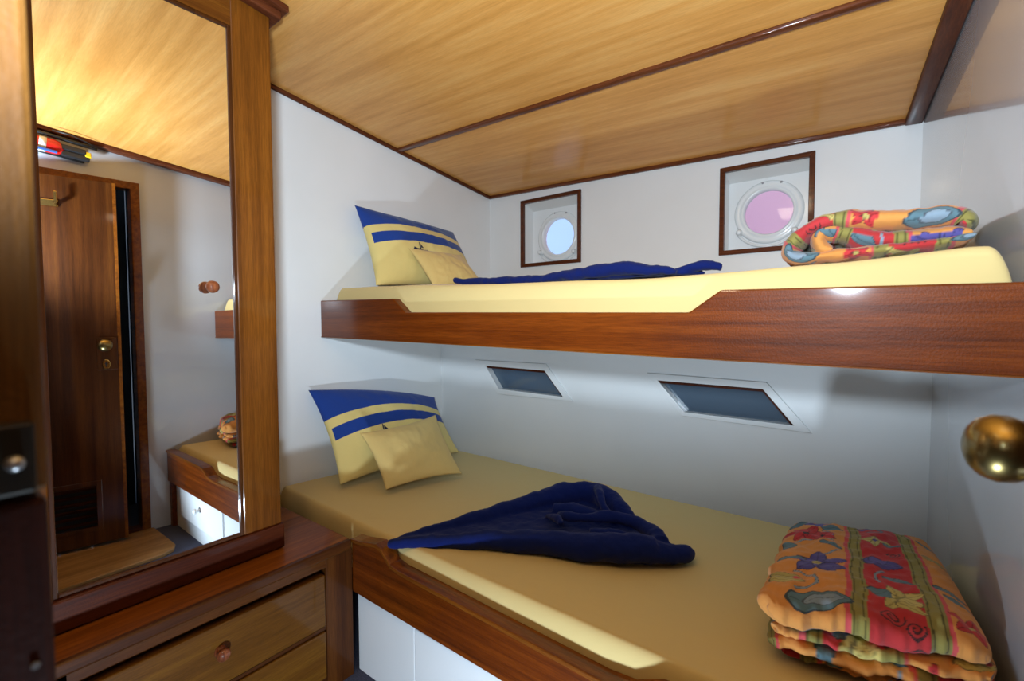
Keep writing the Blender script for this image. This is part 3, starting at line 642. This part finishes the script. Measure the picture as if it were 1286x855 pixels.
# four folds, bottom to top
pad('duvet_fold', [(1.722, 1.035), (2.045, 1.100), (2.005, 1.56), (1.73, 1.47)], .448, .036, dv, lambda u, v: (u * .9 + .62, v * .9 + .3), 3, 100, 90)
pad('duvet_fold', [(1.706, 1.010), (2.056, 1.085), (2.012, 1.57), (1.722, 1.48)], .474, .036, dv, lambda u, v: (u * .95 + .78, v * .9 + .55), 5, 100, 90)
pad('duvet_fold', [(1.712, 1.015), (2.058, 1.090), (2.012, 1.57), (1.722, 1.48)], .501, .034, dv, lambda u, v: (u * .95 + .25, v * .9 + .15), 11, 100, 90)
pad('duvet_fold', [(1.696, .985), (2.052, 1.095), (2.000, 1.60), (1.705, 1.49)], .526, .068, dv, lambda u, v: (u, v), 8, 240, 300, sag=lambda u, v: -.012 * (u ** 3) - .010 * v ** 3)
# rolled duvet on the upper bunk: one long quilt folded back on itself, section in X-Z, run along Y
def swept(name, sec, th, y0, y1, parent, u0, v0, seed, gain=1.35, m=70):
    pts = sec
    n = 14 * (len(pts) - 1); P = []
    for k in range(n + 1):
        t = k / n * (len(pts) - 1); i = min(int(t), len(pts) - 2); f = t - i
        p = [pts[max(i - 1, 0)], pts[i], pts[i + 1], pts[min(i + 2, len(pts) - 1)]]
        cr = lambda a, b, c, d: .5 * (2 * b + (c - a) * f + (2 * a - 5 * b + 4 * c - d) * f * f + (3 * b - a - 3 * c + d) * f ** 3)
        P.append((cr(*[w[0] for w in p]), cr(*[w[1] for w in p])))
    P = np.array(P); T = np.gradient(P, axis=0); L = np.linalg.norm(T, axis=1, keepdims=True); T = T / L; N = np.stack([-T[:, 1], T[:, 0]], 1)
    s = np.concatenate([[0], np.cumsum(np.linalg.norm(np.diff(P, axis=0), axis=1))])
    thk = gain * np.interp(np.linspace(0, 1, n + 1), np.linspace(0, 1, len(th)), th)
    end = np.clip(np.minimum(s, s[-1] - s) / .02, 0, 1); thk = thk * np.sqrt(1 - (1 - end) ** 2 + 1e-6)
    j = np.linspace(0, 1, m); j = j - .12 * np.sin(2 * np.pi * j); b = np.clip(1 - np.abs(2 * j - 1) ** 6, 0, 1) ** .5
    F = np.zeros((n + 1, m, 3)); B = np.zeros_like(F)
    for i in range(n + 1):
        for k in range(m):
            y = y0 + (y1 - y0) * j[k] + .006 * nz((s[i] * 25, j[k], 0), 1, seed)
            w1 = nz((s[i] * 32, j[k] * 6, 1), 1, seed) * .0055 + nz((s[i] * 90, j[k] * 9, 1), 1, seed) * .002
            for A, sg in ((F, 1), (B, -1)):
                q = P[i] + N[i] * sg * (thk[i] / 2 * b[k] + w1 * b[k]); A[i, k] = (q[0], y, q[1])
    S_, J = np.meshgrid(s, j, indexing='ij')
    c1 = paint(S_ / .30 + u0, J * .72 + v0); c2 = paint(S_ / .30 + u0, v0 - J * .72 - .03)
    return sheet_mesh((F, B), name, M_PRINT, parent, col=(c1, c2))
du = thing('folded_duvet', 'floral orange and red duvet loosely rolled on the upper bunk', 'duvet', (1.86, 1.35, 1.26), 'folded floral duvets')
swept('duvet_fold', [(2.02, 1.29), (1.983, 1.282), (1.94, 1.278), (1.888, 1.275), (1.829, 1.272), (1.769, 1.269), (1.73, 1.27), (1.71, 1.282), (1.714, 1.302), (1.738, 1.325), (1.768, 1.343), (1.8, 1.348), (1.847, 1.342), (1.893, 1.337), (1.938, 1.334), (1.976, 1.335), (1.998, 1.329), (2.007, 1.318), (1.999, 1.311)], [.020, .022, .024, .026, .028, .030, .034, .038, .038, .036, .036, .036], 1.24, 1.60, du, .30, .1, 2)
swept('duvet_fold', [(2.016, 1.296), (1.983, 1.297), (1.939, 1.296), (1.894, 1.296), (1.858, 1.302), (1.821, 1.315), (1.793, 1.325), (1.772, 1.324), (1.766, 1.308), (1.776, 1.287), (1.794, 1.284)], [.022, .026, .028, .030, .030, .028, .026, .026], 1.25, 1.58, du, .1, .35, 6, 1.6)

# ---------------------------------------------------------------- wardrobe with mirror door
XM = .4511
wd = thing('wardrobe', 'tall varnished wardrobe with a full-length mirror door, standing on the chest', 'wardrobe', (.2, .4, .44))
ctop = lambda x, y: CZ(x, y) - .003
MB().hexa([(0, .66), (XM - .02, .66), (XM - .02, .6865), (0, .6865)], .44, ctop).build('side_panel', M_CHEST, wd)
MB().hexa([(XM - .024, .583), (XM, .583), (XM, .6895), (XM - .024, .6895)], .44, ctop).build('post', M_POST, wd, .003)
MB().hexa([(XM - .024, -.05), (XM, -.05), (XM, .583), (XM - .024, .583)], lambda x, y: 1.935, ctop).build('top_rail', M_RAIL, wd)
MB().hexa([(XM - .024, .05), (XM, .05), (XM, .188), (XM - .024, .188)], .44, 1.935).build('post', M_POST, wd, .003)
MB().box(XM - .024, XM + .010, .05, .694, .4425, .515).build('skirting', M_SKIRT, wd, .004)
MB().hexa([(0, -.04), (XM - .024, -.04), (XM - .024, -.02), (0, -.02)], .44, ctop).build('side_panel', M_CHEST, wd)
# crown moulding: two steps, returns round the corner post
MB().hexa([(XM, -.05), (XM + .028, -.05), (XM + .028, .712), (0, .712), (0, .6895), (XM, .6895)], lambda x, y: CZ(XM, y) - .045, lambda x, y: CZ(XM + .03, y) - .02).build('crown_moulding', M_TRIM_Y, wd, .004)
MB().hexa([(XM, -.05), (XM + .044, -.05), (XM + .044, .726), (0, .726), (0, .6895), (XM, .6895)], lambda x, y: CZ(XM + .04, y) - .020, lambda x, y: CZ(x, y) - .001).build('crown_moulding', M_TRIM_Y, wd, .003)
md = bpy_empty('mirror_door', (0, 0, 0)); md.parent = wd; md.matrix_parent_inverse = Matrix.Translation(wd.location).inverted()
ta = .0091
def MXp(y): return XM - .004 + ta * (y - .6865)
def mb(y0, y1, z0, z1, d0, d1): return MB().hexa([(MXp(y0) + d0, y0), (MXp(y0) + d1, y0), (MXp(y1) + d1, y1), (MXp(y1) + d0, y1)], z0, z1)
mb(.188, .583, .515, 1.935, -.016, -.006).build('door_backing', M_CHEST, md)
mb(.196, .5745, .524, 1.927, -.0055, 0).build('mirror_glass', M_MIRROR, md)
for a in ((.188, .1975, .515, 1.935), (.5735, .583, .515, 1.935)): mb(*a, -.006, .005).build('bead', M_CHEST, md, .002)
for a in ((.1975, .5735, .515, .525), (.1975, .5735, 1.926, 1.935)): mb(*a, -.006, .005).build('bead', M_CHEST, md, .002)
MB().lathe([(0, .006), (.010, .006), (.014, .010), (.018, .0145), (.024, .0165), (.030, .0155), (.035, .011), (.037, .005), (.0375, 0)], (MXp(.513), .513, 1.219), (1, 0, 0), 28).build('knob', M_KNOB, md, 0, True)

# ---------------------------------------------------------------- chest of drawers
ch = thing('chest_of_drawers', 'low varnished chest of drawers under the mirror wardrobe', 'chest of drawers', (.3, .45, 0))
ZC = .4394
MB().hexa([(0, -.05), (XC - .012, -.05), (XC - .012, .846), (0, .846)], ZC - .022, ZC).build('top', M_TOP, ch, .003)
MB().hexa([(XC - .013, -.05), (XC + .008, -.05), (XC + .008, .8430), (XC - .013, .8430)], ZC - .028, ZC + .002).build('top_edging', M_CHEST_Y, ch, .006, False, 3)
MB().box(XC - .02, XC, -.05, .845, ZC - .055, ZC - .026).build('top_rail', M_CHEST_Y, ch, .003)
MB().box(XC - .03, XC + .001, .757, .8475, 0, ZC - .027).build('corner_post', M_CHEST, ch, .002)
MB().box(.0, XC - .03, .825, .843, 0, ZC - .026).build('side_panel', M_CHEST, ch)
MB().box(XC - .03, XC, .14, .188, 0, ZC - .027).build('stile', M_CHEST, ch, .002)
MB().box(.0, XC, -.05, .14, 0, ZC - .055).build('end_cabinet', M_CHEST, ch, .002)
MB().box(XC - .03, XC - .003, .188, .757, .194, .204).build('drawer_rail', M_CHEST_Y, ch)
MB().box(XC - .03, XC - .003, .188, .757, 0, .045).build('plinth', M_CHEST_Y, ch)
MB().box(XC - .04, XC - .03, .188, .757, .04, ZC - .05).build('drawer_backing', M_CHEST, ch)
for z0, z1 in ((.2075, .366), (.0475, .191)):
    d = MB().box(XC - .026, XC + .003, .192, .7535, z0, z1).build('drawer', M_DRAW, ch, .004)
    MB().lathe([(0, .0135), (.003, .0145), (.006, .010), (.010, .0085), (.014, .012), (.019, .0155), (.025, .016), (.030, .012), (.033, .005), (.0335, 0)], (XC + .003, .465, (z0 + z1) / 2 + .012), (1, 0, 0), 28).build('drawer_knob', M_KNOB, d, 0, True)

# ---------------------------------------------------------------- doorside post, step, extinguisher
pt = thing('locker_post', 'blurred scuffed wooden post close to the camera at the left edge', 'post', (1.45, 0, 0))
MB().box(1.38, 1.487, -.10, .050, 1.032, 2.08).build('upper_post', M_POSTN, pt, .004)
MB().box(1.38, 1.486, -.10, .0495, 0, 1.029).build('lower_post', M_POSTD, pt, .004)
MB().box(1.484, 1.492, .000, .0445, 1.034, 1.073).build('latch_plate', M_DARKMETAL, pt, .002)
MB().lathe([(0, .004), (.004, .004), (.006, .002), (.006, 0)], (1.492, .036, 1.052), (1, 0, 0), 16).build('latch_bolt', M_SCREW, pt, 0, True)
for z in (.935, .875): MB().lathe([(0, .0022), (.0012, .0018), (.0012, 0)], (1.486, .041, z), (1, 0, 0), 12).build('screw', M_SCREW, pt)
st = MB().hexa([(RWX(.78) - .016, .778), (1.765, .785), (1.715, .765), (1.690, .715), (1.665, .30), (RWX(.3) - .02, .30)], 0, .018).build('floor_step', M_STEP, None, .004)
tag(st, 'brown plywood step board with a cut corner on the floor by the door', 'step')
ex = thing('fire_extinguisher', 'small red fire extinguisher with black head mounted sideways above the door', 'fire extinguisher', (2.06, .45, 1.93))
exo = Vector((2.085, .30, 1.958)); exa = Vector((-.0688, .9976, -.10))
MB().lathe([(0, 0), (.002, .022), (.012, .031), (.03, .033), (.150, .033), (.172, .028), (.184, .018), (.186, 0)], exo, exa, 36).build('cylinder', M_RED, ex, 0, True)
MB().lathe([(.10, .0333), (.10, .0336), (.125, .0336), (.125, .0333)], exo, exa, 36).build('label', M_LBL, ex, 0, True)
def exb(a0, a1, s0, s1, z0, z1):
    ax = exa.normalized(); sd = Vector((-1, -.069, 0)).normalized(); up = Vector((0, 0, 1))
    return MB().add([exo + ax * a + sd * s + up * z for z in (z0, z1) for a, s in ((a0, s0), (a1, s0), (a1, s1), (a0, s1))],
                    [(0, 1, 2, 3), (4, 5, 6, 7), (0, 1, 5, 4), (1, 2, 6, 5), (2, 3, 7, 6), (3, 0, 4, 7)])
exb(.175, .275, -.014, .016, -.030, -.006).build('valve', M_BLACK, ex, .004)
exb(.150, .262, .008, .024, -.004, .020).build('handle', M_BLACK, ex, .004)
exb(.258, .280, -.006, .022, -.012, .012).build('safety_pin', M_YEL, ex, .003)
exb(.02, .16, .02, .036, -.034, -.024).build('bracket', M_BLUE_L, ex, .002)
exb(-.02, .26, -.05, -.036, -.03, .03).build('wall_bracket', M_BLACK, ex, .002)
m = MB(); m.tube([(2.07, .30, 2.005), (2.065, .42, 1.992), (2.06, .53, 1.978), (2.055, .60, 1.970)], .009, 8); m.tube([(2.03, .44, 2.005), (2.02, .50, 2.0), (2.03, .56, 1.985), (2.055, .60, 1.970)], .003, 8)
m.build('strap', M_BLACK, ex, 0, True)
